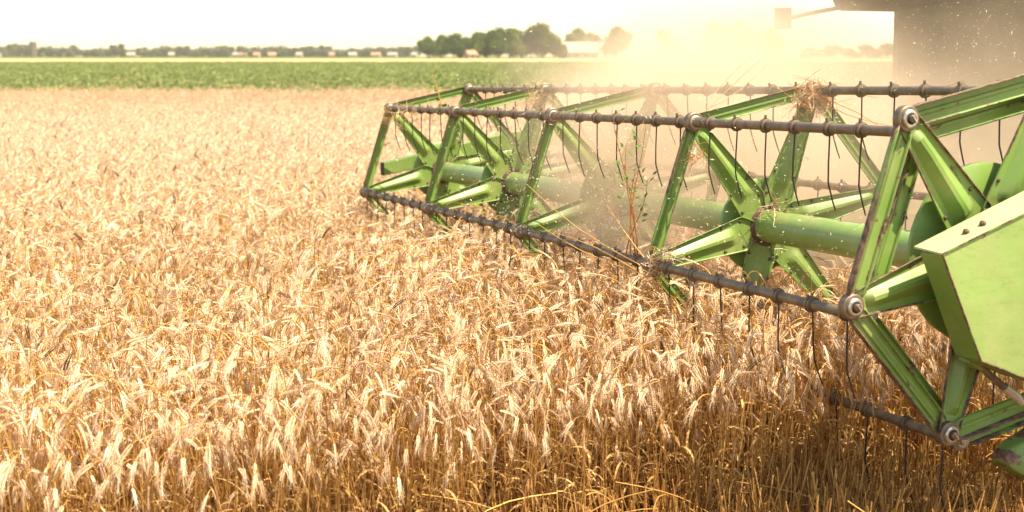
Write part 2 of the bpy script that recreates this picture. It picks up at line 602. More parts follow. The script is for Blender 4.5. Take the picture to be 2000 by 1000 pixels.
def field(y0, y1, dens, margin):
    n = int((y1 - y0) * (0.42 * (y0 + y1) + 2 * margin) * dens * 1.0)
    ymax_w = 0.42 * y1 + margin
    m = int((y1 - y0) * 2 * ymax_w * dens)
    y = rng.uniform(y0, y1, m); x = rng.uniform(-ymax_w, ymax_w, m)
    k = (np.abs(x) < 0.42 * y + margin)
    x, y = x[k], y[k]
    k = standing(x, y)
    return x[k], y[k]

near = [stalk_mesh(100 + i) for i in range(14)]
near += [stalk_mesh(200, lean=0.34, ear_ang=2.2), stalk_mesh(201, lean=0.42, ear_ang=2.6), stalk_mesh(205, lean=0.35, ear_ang=1.9)]   # 14..16 leaning
near += [stalk_mesh(202, mats=['stem', 'darkear', 'darkear', 'leaf'], ear_ang=0.3), stalk_mesh(203, mats=['stem', 'darkear', 'darkear', 'leaf'], ear_ang=0.7)]  # 17,18
near += [stalk_mesh(210 + i, H=0.48) for i in range(3)]   # 19..21
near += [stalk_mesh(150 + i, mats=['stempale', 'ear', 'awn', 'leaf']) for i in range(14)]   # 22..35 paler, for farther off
C_near = proto_collection('stalk', near)
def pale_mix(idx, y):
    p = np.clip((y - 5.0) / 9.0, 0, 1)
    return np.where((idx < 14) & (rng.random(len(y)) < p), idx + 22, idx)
def place(x, y, hbase=1.0, jit=0.105, band=False):
    n = len(x)
    h = hbase * (1 + 0.07 * lowfreq(x, y, 0.9) + rng.normal(0, jit, n))
    rot = np.zeros((n, 3))
    rot[:, 0] = rng.normal(0, 0.07, n); rot[:, 1] = rng.normal(0, 0.07, n)
    # heads droop every way, a little more of them to the left and towards the viewer
    rot[:, 2] = np.where(rng.random(n) < 0.45, rng.uniform(0, 2 * PI, n), rng.normal(-1.3, 1.0, n))
    return h, rot
x, y = field(2.2, 11, 980, 1.3)
h, rot = place(x, y)
idx = rng.integers(0, 14, len(x))
r = rng.random(len(x))
idx = np.where(r < 0.03, rng.integers(14, 17, len(x)), idx)
idx = np.where((r > 0.03) & (r < 0.038), rng.integers(17, 19, len(x)), idx)
idx = np.where((r > 0.05) & (r < 0.16), rng.integers(19, 22, len(x)), idx)
t_, u_ = machine_tu(x, y)
edge = (t_ > 0.5)
idx = np.where(edge & (rng.random(len(x)) < 0.15), rng.integers(14, 17, len(x)), idx)
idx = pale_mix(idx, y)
z = np.zeros(len(x))
# under the reel the crop is pushed down by the tines
press = 1.0 + 0.11 * np.clip((t_ + 3.2) / 2.2, 0, 1) * np.clip(1.6 - np.abs(u_), 0, 1)
scatter('wheat', np.stack([x, y, z], 1), rot, h * press, idx, C_near, 'ripe golden bearded wheat standing thick in the foreground beside the reel', 'wheat')
print('near wheat', len(x))
x, y = field(11, 24, 480, 1.5)
h, rot = place(x, y)
idx = rng.integers(0, 14, len(x))
idx = np.where(rng.random(len(x)) < 0.012, rng.integers(17, 19, len(x)), idx)
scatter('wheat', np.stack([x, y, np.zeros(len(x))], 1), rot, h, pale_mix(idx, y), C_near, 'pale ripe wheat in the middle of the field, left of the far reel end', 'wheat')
print('mid wheat', len(x))
far = [stalk_mesh(300 + i, lod=1, mats=['stempale', 'ear', 'awn', 'leaf']) for i in range(8)]
C_far = proto_collection('far_stalk', far)
x, y = field(24, 29, 230, 1.5)
h, rot = place(x, y)
scatter('wheat', np.stack([x, y, np.zeros(len(x))], 1), rot, h, rng.integers(0, 8, len(x)), C_far, 'pale wheat far across the field just before the reddish strip', 'wheat')
band = [stalk_mesh(400 + i, lod=1, mats=['stempale', 'band_ear', 'band_ear', 'leaf']) for i in range(8)]
C_band = proto_collection('band_stalk', band)
x, y = field(29, 40.2, 200, 2)
kk = y < 39.6 + 0.5 * lowfreq(x, y * 0, 0.8)
x, y = x[kk], y[kk]
h, rot = place(x, y, 0.97, 0.16)
tall = rng.random(len(x)) < 0.006
h = np.where(tall, h * 1.35, h)
scatter('wheat', np.stack([x, y, np.zeros(len(x))], 1), rot, h, rng.integers(0, 8, len(x)), C_band, 'strip of reddish, shaggier wheat at the far field edge before the green crop', 'wheat')

# ------------------------------------------------------------------ stubble and loose straw
stub = []
for i in range(8):
    rg = random.Random(500 + i)
    mb = MB()
    for k in range(3):
        a = rg.uniform(0, 6.28); b = Vector((math.cos(a), math.sin(a), 0)) * rg.uniform(0, 0.02)
        hh = rg.uniform(0.09, 0.24)
        tip = b + Vector((rg.uniform(-.25, .25) * hh, rg.uniform(-.25, .25) * hh, hh))
        mb.tube([b, (b + tip) / 2, tip], [0.0022, 0.002, 0.0019], 4, 0)
    stub.append(mb.mesh('stub', [M['stem']]))
for i in range(8):
    rg = random.Random(520 + i)
    mb = MB()
    L = rg.uniform(0.12, 0.42)
    pts = []
    bend = rg.uniform(-0.06, 0.06); up = rg.uniform(0.0, 0.10)
    for k in range(7):
        f = k / 6
        pts.append((L * (f - 0.5), bend * math.sin(PI * f), 0.02 + up * f + 0.03 * math.sin(PI * f)))
    mb.tube(pts, 0.0018, 4, 0)
    stub.append(mb.mesh('loose_straw', [M['stem']]))
C_stub = proto_collection('stubble_piece', stub)
n = 64000
x = rng.uniform(-6, 9, n); y = rng.uniform(1.5, 12, n)
t_, u_ = machine_tu(x, y)
k = (t_ > EDGE_T - 0.25) & (t_ < 3.2) | ((-u_ > 0.8) & (t_ > -4.4) & (rng.random(n) < 0.6))
k &= np.abs(x) < 0.5 * y + 1.2
x, y = x[k], y[k]; n = len(x)
rot = np.zeros((n, 3)); rot[:, 2] = rng.uniform(0, 2 * PI, n)
isst = rng.random(n) < 0.80
idx = np.where(isst, rng.integers(0, 8, n), rng.integers(8, 16, n))
rot[:, 0] = rng.normal(0, 0.12, n); rot[:, 1] = np.where(isst, rng.normal(0, .1, n), -np.abs(rng.normal(0, 0.3, n)))
z = np.where(isst, 0.0, rng.uniform(0.0, 0.10, n))
scatter('stubble', np.stack([x, y, z], 1), rot, rng.uniform(0.8, 1.3, n), idx, C_stub, 'cut stubble and broken straw on the ground in the lower right corner', 'stubble')

# ------------------------------------------------------------------ green crop beyond the wheat
cm = []
for i in range(5):
    rg = random.Random(600 + i)
    mb = MB()
    for k in range(46):
        c = Vector((rg.gauss(0, .22), rg.gauss(0, .22), rg.uniform(0.08, 0.42)))
        nn = Vector((rg.gauss(0, 1), rg.gauss(0, 1), rg.gauss(0.6, 1))).normalized()
        a = nn.orthogonal().normalized() * rg.uniform(.03, .075); b = nn.cross(a.normalized()) * rg.uniform(.03, .075)
        mb.add([c - a, c - b, c + a, c + b], [(0, 1, 2, 3)])
    cm.append(mb.mesh('crop_clump', [M['crop']]))
C_crop = proto_collection('crop_clump', cm)
n = 46000
q = rng.random(n)
y = 41.5 + (q ** 1.7) * 210
x = rng.uniform(-1, 1, n) * (0.42 * y + 4)
rot = np.zeros((n, 3)); rot[:, 2] = rng.uniform(0, 6.28, n)
scatter('crop', np.stack([x, y, np.zeros(n)], 1), rot, rng.uniform(0.7, 1.2, n) * (0.9 + y / 700), rng.integers(0, 5, n), C_crop, 'low green leafy crop in the band beyond the wheat field', 'crop')

# ------------------------------------------------------------------ the combine harvester
root = empty('combine_harvester')
rm = Matrix.Identity(4)
for i, ax in enumerate((AX, U, V)):
    for j in range(3):
        rm[j][i] = ax[j]
rm.translation = C4 - V * H0
root.matrix_world = rm
tag(root, 'green combine harvester cutting wheat with its wide chipped reel at right', 'combine harvester')
def T2(t, u, v):
    return Vector((t, u, v + H0))

def vert(k, R=RAD, ph=PH):
    a = ph + k * PI / 3
    return math.cos(a) * R, math.sin(a) * R

def strip_loft(mb, stations, mats):
    """stations: list of lists of points with equal counts; mats per strip"""
    n = len(stations[0])
    o = len(mb.v)
    for st in stations:
        mb.v += [tuple(p) for p in st]
    for i in range(len(stations) - 1):
        for k in range(n - 1):
            mb.f.append((o + i * n + k, o + i * n + k + 1, o + (i + 1) * n + k + 1, o + (i + 1) * n + k)); mb.m.append(mats[k])

def rivet(mb, x, y, z, r=0.0075, mi=2):
    mb.tube([(x, y, z), (x, y, z + r * 0.7), (x, y, z + r)], [r, r * 0.85, r * 0.35], 8, mi)

def spoke_mesh(L, scale=1.0, worn=False):
    """pressed spoke: pointed foot at the hub, widest a hand out, tapering to the rim; raised tapering rib, turned-up edges"""
    mb = MB()
    st = []
    xs = [0.02, 0.05, 0.09, 0.12, 0.135, 0.16, 0.178, 0.19, 0.21, 0.25, 0.35, 0.45, 0.52, 0.545, L - 0.01, L + 0.02]
    for x in xs:
        if x < 0.13:
            wd = 0.016 + (x - 0.02) / 0.11 * 0.060
        else:
            wd = 0.076 - (x - 0.13) / (L - 0.13) * 0.044
        if x > L: wd *= 0.8
        wd *= scale
        f = {0.178: 0.25, 0.19: 0.75}.get(x, 1.0 if 0.19 < x < 0.53 else 0.0)
        if x == 0.52: f = 0.8
        hgt = 0.019 * f * scale
        k = 0.45 if f == 0 else (0.5 if f < 0.5 else 0.56)
        r1 = wd * k; r2 = wd * (0.10 + 0.12 * (1 - f))
        rm_ = (r1 + r2) / 2
        fl = 0.013
        st.append([(x, -wd, fl), (x, -wd + 0.003, 0.001), (x, -r1, 0), (x, -rm_, hgt * 0.55), (x, -r2, hgt * 0.96), (x, r2, hgt * 0.96), (x, rm_, hgt * 0.55), (x, r1, 0), (x, wd - 0.003, 0.001), (x, wd, fl)])
    strip_loft(mb, st, [1, 0, 0, 0, 0, 0, 0, 0, 1])
    for (x, y) in ((0.135, 0.055), (0.135, -0.055), (0.07, 0.0), (0.235, 0.052), (0.235, -0.052)):
        rivet(mb, x, y * scale, 0.0005, 0.0085)
    me = mb.mesh('spoke', [M['paint_worn'] if worn else M['paint'], M['edge_bare'] if worn else M['edge'], M['rivet']])
    return me

def link_mesh(L, wd, worn=False, near=False):
    mb = MB()
    st = []
    h = wd / 2
    fo, fi = (0.019, 0.012) if not worn else (0.032, 0.018)
    prof = [(-h - 0.002, fo), (-h, 0.002), (-h + 0.003, 0.0), (-h * 0.25, 0.0), (-h * 0.10, 0.006), (h * 0.10, 0.006), (h * 0.25, 0.0),
            (h - 0.003, 0.0), (h, 0.002), (h + 0.001, fi)]
    ms = [2, 1, 0, 0, 1 if worn else 0, 0, 0, 1, 1]
    n = 16
    for i in range(n + 1):
        x = 0.018 + (L - 0.036) * i / n
        k = 1.0
        if i == 0 or i == n: k = 0.7
        st.append([(x, y * k, z * (0.5 if k < 1 else 1)) for y, z in prof])
    strip_loft(mb, st, ms)
    return mb.mesh('rim_link', [M['paint_worn'] if worn else M['paint'], M['edge'], M['edge_bare']])

def hub_mesh(r):
    mb = MB()
    n = 40
    # dished disc, rim rolled
    prof = [(0.03, 0.012), (0.10, 0.012), (r * 0.72, 0.006), (r * 0.96, 0.0), (r, -0.006), (r, -0.02), (r * 0.96, -0.022), (0.03, -0.012)]
    for (rr, z) in prof:
        for k in range(n):
            a = 2 * PI * k / n
            mb.v.append((rr * math.cos(a), rr * math.sin(a), z))
    for i in range(len(prof) - 1):
        for k in range(n):
            k2 = (k + 1) % n
            mb.f.append((i * n + k, i * n + k2, (i + 1) * n + k2, (i + 1) * n + k)); mb.m.append(0)
    # clamp halves round the tube, dark grime
    mb.tube([(0, 0, 0.010), (0, 0, 0.035), (0, 0, 0.042)], [0.092, 0.090, 0.078], 28, 1)
    for k in range(6):
        a = PI / 3 * k + 0.3
        rivet(mb, 0.105 * math.cos(a), 0.105 * math.sin(a), 0.010, 0.009, 2)
    return mb.mesh('reel_spider', [M['paint'], M['rivet'], M['rivet']])

def pivot_mesh(big=False):
    """bearing boss with washer and slotted bolt at a rim corner; z out"""
    mb = MB()
    r = 0.028 if big else 0.028
    n = 24
    mb.tube([(0, 0, -0.02), (0, 0, 0.006), (0, 0, 0.009)], [r * 1.45, r * 1.45, r * 1.3], n, 1)
    mb.tube([(0, 0, 0.006), (0, 0, 0.016), (0, 0, 0.0195)], [r, r, r * 0.85], n, 0)
    mb.tube([(0, 0, 0.015), (0, 0, 0.0205)], [r * 0.66, r * 0.66], n, 2)
    if big:
        mb.tube([(0, 0, 0.018), (0, 0, 0.030), (0, 0, 0.032)], [r * 0.45, r * 0.45, r * 0.35], 12, 1)
        mb.box((0, 0, 0.033), (r * 1.0, r * 0.16, 0.005), 0, Matrix.Rotation(0.9, 3, 'Z'))
    else:
        mb.tube([(0, 0, 0.018), (0, 0, 0.026), (0, 0, 0.030)], [r * 0.62, r * 0.6, r * 0.3], 14, 0)
    return mb.mesh('pivot_bolt', [M['bolt'] if big else M['bearing'], M['steel'], M['hole_shade']])

def basis(c, s):
    """X radial (0,c,s), Z along +t, Y = Z x X"""
    m = Matrix.Identity(4)
    X = (0, c, s); Z = (1, 0, 0); Y = (0, -s, c)
    for j in range(3):
        m[j][0] = X[j]; m[j][1] = Y[j]; m[j][2] = Z[j]
    return m

sp_mesh = spoke_mesh(RAD)
sp_end = spoke_mesh(RAD, 1.28, True)
lk_mesh = link_mesh(RAD, 0.056)
lk_end = link_mesh(RAD, 0.066, True)
hb_mesh = hub_mesh(0.205)
hb_end = hub_mesh(0.30)
pv_mesh = pivot_mesh()
pv_big = pivot_mesh(True)

def place_local(o, M4):
    o.matrix_local = M4
def spider(t, du=0.0, dv=0.0, end=False, spokes=True, dish=0.07):
    hub = link('reel_spider', hb_end if end else hb_mesh, root)
    smooth_by_angle(hub, 30)
    base = Matrix.Translation(T2(t - dish, du, dv)) @ basis(1, 0)
    place_local(hub, base)
    inv = base.inverted()
    for k in range(6):
        y0, z0 = vert(k); y1, z1 = vert(k + 1)
        a = PH + k * PI / 3
        if spokes:
            s = link('spoke', sp_end if end else sp_mesh, hub, solid=0.0025); smooth_by_angle(s, 24)
            tilt = math.atan2(dish - 0.026, RAD)
            ms = Matrix.Translation(T2(t - dish + 0.026, du, dv)) @ basis(math.cos(a), math.sin(a)) @ Matrix.Rotation(-tilt, 4, 'Y')
            s.matrix_local = inv @ ms
        l = link('rim_link', lk_end if end else lk_mesh, hub, solid=0.003); smooth_by_angle(l, 24)
        dy, dz = y1 - y0, z1 - z0
        ln = math.hypot(dy, dz)
        off = 0.016
        ml = Matrix.Translation(T2(t + (-0.012 if k % 2 else 0.0), du + y0, dv + z0)) @ basis(dy / ln, dz / ln)
        l.matrix_local = inv @ ml
        p = link('pivot_bolt', pv_big if end and spokes else pv_mesh, hub)
        smooth_by_angle(p, 30)
        p.matrix_local = inv @ (Matrix.Translation(T2(t + (0.014 if end else 0.016), du + y0, dv + z0)) @ basis(1, 0))
    return hub
for t in T_SP:
    spider(t)
spider(T_END, 0.075, 0.046, True)
# second, offset ring of the end spider (keeps the tines upright): bars without spokes
hub2 = spider(T_END - 0.075, -0.042, -0.004, True, spokes=False)
hub2['label'] = 'second chipped ring set just behind the near end ring'

# centre tube
mb = MB()
mb.tube([T2(-4.1, 0, 0)] + [T2(-4.1 + 5.3 * i / 10, 0, 0) for i in range(1, 11)] + [T2(1.36, 0, 0)], 0.070, 40, 0)
for t in T_SP:
    mb.tube([T2(t - 0.09, 0, 0), T2(t - 0.075, 0, 0), T2(t - 0.045, 0, 0)], [0.071, 0.080, 0.080], 36, 0)
tb = mb.build('reel_tube', M['tube'], root)
smooth_by_angle(tb, 40)

# tine bars with collars and tines
rg = random.Random(4)
def collar_mesh():
    mb = MB()
    mb.tube([(-0.014, 0, 0), (-0.012, 0, 0), (0.012, 0, 0), (0.014, 0, 0)], [0.020, 0.0255, 0.0255, 0.020], 18, 0)
    mb.tube([(-0.006, 0, 0), (0.002, 0, 0)], [0.028, 0.028], 18, 0)
    mb.tube([(0.0, 0.010, 0.026), (0.0, 0.012, 0.037)], [0.006, 0.005], 8, 0)
    return mb.mesh('clamp_collar', [M['steel']])
def tine_mesh(seed):
    r_ = random.Random(seed)
    mb = MB()
    j = r_.uniform(-0.003, 0.003)
    pts = [(0.0, 0.0, -0.018), (0.001, 0.001, -0.06), (j * .3, 0.001, -0.12), (j * 0.6, -0.001, -0.185), (j * .8, -0.005, -0.20), (j, -0.020, -0.245), (j * 1.2, -0.036, -0.285)]
    mb.tube(pts, [0.0033] * 5 + [0.0031, 0.0026], 6, 0)
    return mb.mesh('tine', [M['tine']])
cmesh = collar_mesh()
tms = [tine_mesh(i) for i in range(4)]
for k in range(6):
    y0, z0 = vert(k)
    mb = MB()
    ts = [-4.02 + (T_END - 0.03 + 4.02) * i / 12 for i in range(13)]
    mb.tube([T2(t, y0, z0) for t in ts], 0.0175, 16, 0)
    for t in T_SP:
        mb.tube([T2(t + 0.02, y0, z0), T2(t + 0.03, y0, z0), T2(t + 0.085, y0, z0), T2(t + 0.09, y0, z0)], [0.020, 0.0215, 0.0215, 0.020], 16, 0)
    # split pins and couplings
    bar = mb.build('tine_bar', [M['steel']], root)
    smooth_by_angle(bar, 40)
    for si in range(4):
        ta = (T_SP + [T_END])[si] ; tb_ = (T_SP + [T_END])[si + 1]
        nt_ = 7
        for j in range(nt_):
            t = ta + (tb_ - ta) * (j + 0.75) / (nt_ + 0.3) + rg.uniform(-0.01, 0.01)
            c = link('clamp_collar', cmesh, bar, loc=T2(t, y0, z0), rot=(rg.uniform(-.3, .3), 0, 0))
            s = link('tine', tms[rg.randrange(4)], bar, loc=T2(t + 0.004, y0, z0), rot=(rg.uniform(-.06, .06), rg.uniform(-.03, .03), 0))

# near end shield: bright sheet-metal gearbox guard
TF, TB = 1.55, 1.45
front = [(0.468, 0.092), (0.300, -0.251), (0.118, -0.323), (-0.30, -0.47), (-0.42, -0.30), (-0.42, 0.33), (-0.167, 0.300), (0.149, 0.197)]
back = [(0.466, 0.086), (0.311, -0.250), (0.125, -0.330), (-0.30, -0.47), (-0.42, -0.30), (-0.42, 0.35), (-0.273, 0.355), (0.052, 0.240)]
mb = MB()
n = len(front)
mb.v = [tuple(T2(TB, *q)) for q in back] + [tuple(T2(TF, *q)) for q in front]
mb.f = [tuple(reversed(range(n))), tuple(n + k for k in range(n))]; mb.m = [1, 0]
for k in range(n):
    k2 = (k + 1) % n
    mb.f.append((k, k2, n + k2, n + k)); mb.m.append(1 if k < 5 else 0)  # shaded sides take the darker green, lit top edge the paler
sh = mb.build('end_shield', [M['shield'], M['paint']], root, bevel=0.004)
# folded top lid, dusty, sunlight painted in as a paler green, overhanging the guard
mb = MB()
A0 = [(TF + 0.006, 0.474, 0.098), (TF + 0.006, 0.149, 0.206), (TF + 0.006, -0.167, 0.311), (TF + 0.006, -0.43, 0.345)]
B0 = [(TB - 0.012, 0.478, 0.106), (TB - 0.012, 0.060, 0.253), (TB - 0.012, -0.265, 0.366), (TB - 0.012, -0.43, 0.40)]
for P in (A0, B0):
    for q in P: mb.v.append(tuple(T2(*q)))
for P in (A0, B0):
    for q in P: mb.v.append(tuple(T2(q[0], q[1], q[2] - 0.006)))
for i in range(3):
    mb.f += [(i, i + 1, 5 + i, 4 + i), (8 + i, 12 + i, 13 + i, 9 + i), (i, 8 + i, 9 + i, i + 1), (4 + i, 5 + i, 13 + i, 12 + i)]
    mb.m += [0, 0, 1, 0]
mb.f += [(0, 4, 12, 8), (3, 11, 15, 7)]; mb.m += [0, 0]
M['lid'] = paint('lid_sunlit_green', (0.42, 0.46, 0.19), 0.70, scale=6, dirt=0.6)  # paler green carries the light falling on the lid's top
lid = mb.build('shield_lid', [M['lid'], M['edge_bare']], sh)
for (t, u, v) in ((1.515, 0.345, 0.152), (1.515, 0.28, 0.174)):
    mb = MB()
    nrm = Vector((0.35, 0.30, 0.88)).normalized()
    c = T2(t, u, v)
    mb.tube([c - nrm * 0.004, c + nrm * 0.006, c + nrm * 0.009], [0.011, 0.010, 0.005], 6, 0)
    mb.build('lid_bolt', M['rivet'], sh)
# rusty lower hem of the guard
mb = MB()
hem = [(0.468, 0.092), (0.300, -0.251), (0.118, -0.323), (-0.30, -0.47)]
for a, b in zip(hem[:-1], hem[1:]):
    pa, pb = T2(TF + 0.003, *a), T2(TF + 0.003, *b)
    mb.tube([pa, pb], 0.0032, 6, 0)
mb.build('hem', M['edge_bare'], sh)
# lever under the guard
mb = MB()
mb.tube([T2(1.45, 0.235, -0.27), T2(1.46, 0.17, -0.33), T2(1.47, 0.12, -0.37)], 0.012, 10, 0)
mb.tube([T2(1.47, 0.12, -0.37), T2(1.475, 0.07, -0.405), T2(1.48, 0.05, -0.43)], [0.016, 0.015, 0.012], 10, 1)
lv = mb.build('lever', [M['steel'], M['bearing']], root)
smooth_by_angle(lv)
mb = MB()
mb.box(T2(1.44, 0.225, -0.275), (0.05, 0.07, 0.045), 0, Matrix.Rotation(0.5, 3, 'X'))
mb.build('lever_bracket', M['paint_worn'], lv, bevel=0.004)

# crop divider: long snout on the near end of the header
mb = MB()
def sect(u, w_, z0, z1, tc=1.36):
    return [T2(tc - w_, u, z0), T2(tc + w_, u, z0), T2(tc + w_ * 1.05, u, (z0 + z1) / 2), T2(tc + w_ * 0.5, u, z1), T2(tc - w_ * 0.5, u, z1), T2(tc - w_ * 1.05, u, (z0 + z1) / 2)]
secs = [sect(0.02, 0.035, -0.665, -0.625), sect(-0.03, 0.065, -0.70, -0.60), sect(-0.14, 0.085, -0.76, -0.565), sect(-0.6, 0.11, -0.84, -0.46), sect(-1.3, 0.12, -0.86, -0.20), sect(-1.9, 0.12, -0.86, 0.05)]
o = 0
for s in secs: mb.v += [tuple(q) for q in s]
for i in range(len(secs) - 1):
    for k in range(6):
        k2 = (k + 1) % 6
        mb.f.append((i * 6 + k, i * 6 + k2, (i + 1) * 6 + k2, (i + 1) * 6 + k)); mb.m.append(1 if k in (3,) else 0)
mb.f.append((5, 4, 3, 2, 1, 0)); mb.m.append(1)
mb.build('crop_divider', [M['edge'], M['edge_bare']], root, bevel=0.006)
# far divider
mb = MB()
secs = [[T2(p.x - 5.62, p.y, p.z - H0) for p in s] for s in secs]
for s in secs: mb.v += [tuple(q) for q in s]
for i in range(len(secs) - 1):
    for k in range(6):
        k2 = (k + 1) % 6
        mb.f.append((i * 6 + k, i * 6 + k2, (i + 1) * 6 + k2, (i + 1) * 6 + k)); mb.m.append(0)
mb.f.append((5, 4, 3, 2, 1, 0)); mb.m.append(0)
mb.build('crop_divider', [M['paint']], root, bevel=0.006)

# header: platform, back wall, end sheets, cutter bar, auger
mb = MB()
t0, t1 = -4.2, 1.25
prof = [(-0.80, -0.86), (-1.05, -0.88), (-1.5, -0.90), (-1.78, -0.84), (-1.90, -0.62), (-1.92, -0.16), (-1.98, -0.12)]
st = [[T2(t, u, v) for (u, v) in prof] for t in (t0, (t0 + t1) / 2, t1)]
strip_loft(mb, st, [0] * 6)
mb.build('header_trough', M['paint'], root, solid=0.006)
mb = MB()
mb.box(T2((t0 + t1) / 2, -0.80, -0.862), (t1 - t0, 0.06, 0.014), 0)
i = 0
t = t0 + 0.04
while t < t1:
    mb.prism([T2(t - 0.018, -0.77, -0.858), T2(t + 0.018, -0.77, -0.858), T2(t, -0.66, -0.856)], [T2(t - 0.014, -0.77, -0.84), T2(t + 0.014, -0.77, -0.84), T2(t, -0.67, -0.852)], 0)
    t += 0.0762
mb.build('cutter_bar', M['steel'], root)
mb = MB()
mb.tube([T2(t0 + .02, -1.42, -0.62), T2(t1 - .02, -1.42, -0.62)], 0.15, 24, 0)
n = 220
for sgn, ta, tb_ in ((1, t0 + 0.05, -1.6), (-1, t1 - 0.05, -1.0)):
    o = len(mb.v)
    for i in range(n + 1):
        f = i / n
        t = ta + (tb_ - ta) * f
        a = sgn * abs(tb_ - ta) * f / 0.5 * 2 * PI
        for rr in (0.15, 0.27):
            mb.v.append(tuple(T2(t, -1.42 + rr * math.cos(a), -0.62 + rr * math.sin(a))))
    for i in range(n):
        mb.f.append((o + 2 * i, o + 2 * i + 1, o + 2 * i + 3, o + 2 * i + 2)); mb.m.append(0)
mb.build('auger', M['augersteel'], root, solid=0.004)
for tt in (t0 - 0.012, t1):
    mb = MB()
    pl = [(-0.72, -0.86), (-1.95, -0.90), (-1.99, -0.10), (-1.55, -0.10), (-0.9, -0.55)]
    mb.prism([T2(tt, *q) for q in pl], [T2(tt + 0.012, *q) for q in pl], 0)
    mb.build('header_side', M['paint'], root, bevel=0.003)
# reel arms: far one is the beam seen beyond the last spider; near one behind the guard
for tt, ua in ((-4.20, 0.40), (1.43, 0.18)):
    mb = MB()
    st = []
    ws = 0.045
    P = [(ua, 0.02, 0.045), (0.1, 0.075, 0.05), (-0.6, 0.20, 0.06), (-1.2, 0.23, 0.07), (-1.9, -0.05, 0.07)]
    for (u, v, hh) in P:
        st.append([T2(tt - ws, u, v - hh), T2(tt + ws, u, v - hh), T2(tt + ws, u, v + hh), T2(tt - ws, u, v + hh)])
    for a, b in zip(st[:-1], st[1:]):
        o = len(mb.v)
        mb.v += [tuple(q) for q in a + b]
        for k in range(4):
            k2 = (k + 1) % 4
            mb.f.append((o + k, o + k2, o + 4 + k2, o + 4 + k)); mb.m.append(0)
    a = st[0]; o = len(mb.v); mb.v += [tuple(q) for q in a]; mb.f.append((o + 3, o + 2, o + 1, o)); mb.m.append(1)  # closed front end coloured black as shade inside the beam
    a = st[-1]; o = len(mb.v); mb.v += [tuple(q) for q in a]; mb.f.append((o, o + 1, o + 2, o + 3)); mb.m.append(0)
    mb.build('reel_arm', [M['paint'], M['hole_shade']], root, bevel=0.004)

# panel seams and a ladder on the machine body
for zz in (0.25, 0.62, 0.98):
    mb = MB()
    mb.box(T2(-2.77, -4.6, zz), (0.03, 3.2, 0.04))
    mb.build('body_rib', M['bodydark'], root)
mb = MB()
for uu in (-3.02, -3.34):
    mb.tube([T2(-2.86, uu, -0.5), T2(-2.86, uu, 1.1)], 0.018, 8, 0)
for zz in (-0.4, -0.1, 0.2, 0.5, 0.8):
    mb.box(T2(-2.86, -3.18, zz), (0.06, 0.30, 0.025))
mb.build('ladder', M['bodydark'], root)
# chassis, feeder house, cab, mirror, wheels
mb = MB()
pa = [(-1.95, -0.85), (-1.95, -0.15), (-3.3, 0.55), (-3.3, -0.3)]
mb.prism([T2(-1.9, *q) for q in pa], [T2(-0.7, *q) for q in pa], 0)
mb.build('feeder_house', M['paint'], root, bevel=0.02)
mb = MB()
pa = [(-2.95, 0.10), (-2.90, 1.12), (-9.0, 2.3), (-9.2, 0.3), (-6.5, -0.1), (-3.4, -0.2)]
mb.prism([T2(-2.75, *q) for q in pa], [T2(0.1, *q) for q in pa], 0)
mb.build('chassis', M['bodydark'], root, bevel=0.03)
mb = MB()
pa = [(-2.82, 1.12), (-2.72, 1.30), (-2.78, 2.2), (-3.0, 2.75), (-4.3, 2.85), (-4.35, 1.12)]
mb.prism([T2(-3.3, *q) for q in pa], [T2(0.4, *q) for q in pa], 0)
cab = mb.build('cab', M['bodydark'], root, bevel=0.03)
mb = MB()
pa = [(-2.705, 1.45), (-2.745, 2.15), (-2.755, 2.15), (-2.715, 1.45)]
mb.prism([T2(-3.1, *q) for q in pa], [T2(0.2, *q) for q in pa], 0)
mb.build('windscreen', M['glass'], cab)
mb = MB()
mb.tube([T2(-3.22, -2.80, 1.14), T2(-3.30, -2.62, 1.105), T2(-3.36, -2.45, 1.065), T2(-3.37, -2.42, 1.06)], 0.016, 8, 0)
arm = mb.build('mirror_arm', M['mirror_back'], root)
mb = MB()
mb.box((0, 0, 0), (0.05, 0.118, 0.155), 0)
mb.box((0.028, 0, 0), (0.004, 0.10, 0.135), 1)
mi_ = mb.build('mirror', [M['mirror_back'], M['glass']], arm, bevel=0.012)
mi_.location = T2(-3.37, -2.41, 1.065); mi_.rotation_euler = (0, 0, 0.1)
def wheel(tc, uc, r, wd):
    zc = r - H0 - 0.02 * 0
    mb = MB()
    n = 40
    pr = [(-wd / 2, r * 0.55), (-wd / 2, r * 0.9), (-wd * 0.42, r * 0.97), (wd * 0.42, r * 0.97), (wd / 2, r * 0.9), (wd / 2, r * 0.55)]
    for (x, rr) in pr:
        for k in range(n):
            a = 2 * PI * k / n
            mb.v.append((x, rr * math.cos(a), rr * math.sin(a)))
    for i in range(len(pr) - 1):
        for k in range(n):
            k2 = (k + 1) % n
            mb.f.append((i * n + k, i * n + k2, (i + 1) * n + k2, (i + 1) * n + k)); mb.m.append(0)
    for k in range(24):
        a = 2 * PI * k / 24
        for sg in (-1, 1):
            ro = Matrix.Rotation(a + sg * 0.065, 3, 'X') @ Matrix.Rotation(sg * 0.5, 3, 'Z')
            c = Matrix.Rotation(a + sg * 0.065, 3, 'X') @ Vector((sg * wd * 0.23, 0, r * 0.98))
            mb.box(c, (wd * 0.46, 0.05, 0.05), 0, ro)
    ty = mb.build('wheel', M['tyre'], root, loc=T2(tc, uc, zc))
    mb = MB()
    mb.tube([(-wd * 0.3, 0, 0), (-wd * 0.25, 0, 0), (wd * 0.25, 0, 0), (wd * 0.3, 0, 0)], [r * 0.5, r * 0.56, r * 0.56, r * 0.5], 32, 0)
    mb.build('rim', M['bearing'], ty)
for tc in (-2.95, 0.3):
    wheel(tc, -4.0, 0.80, 0.55)
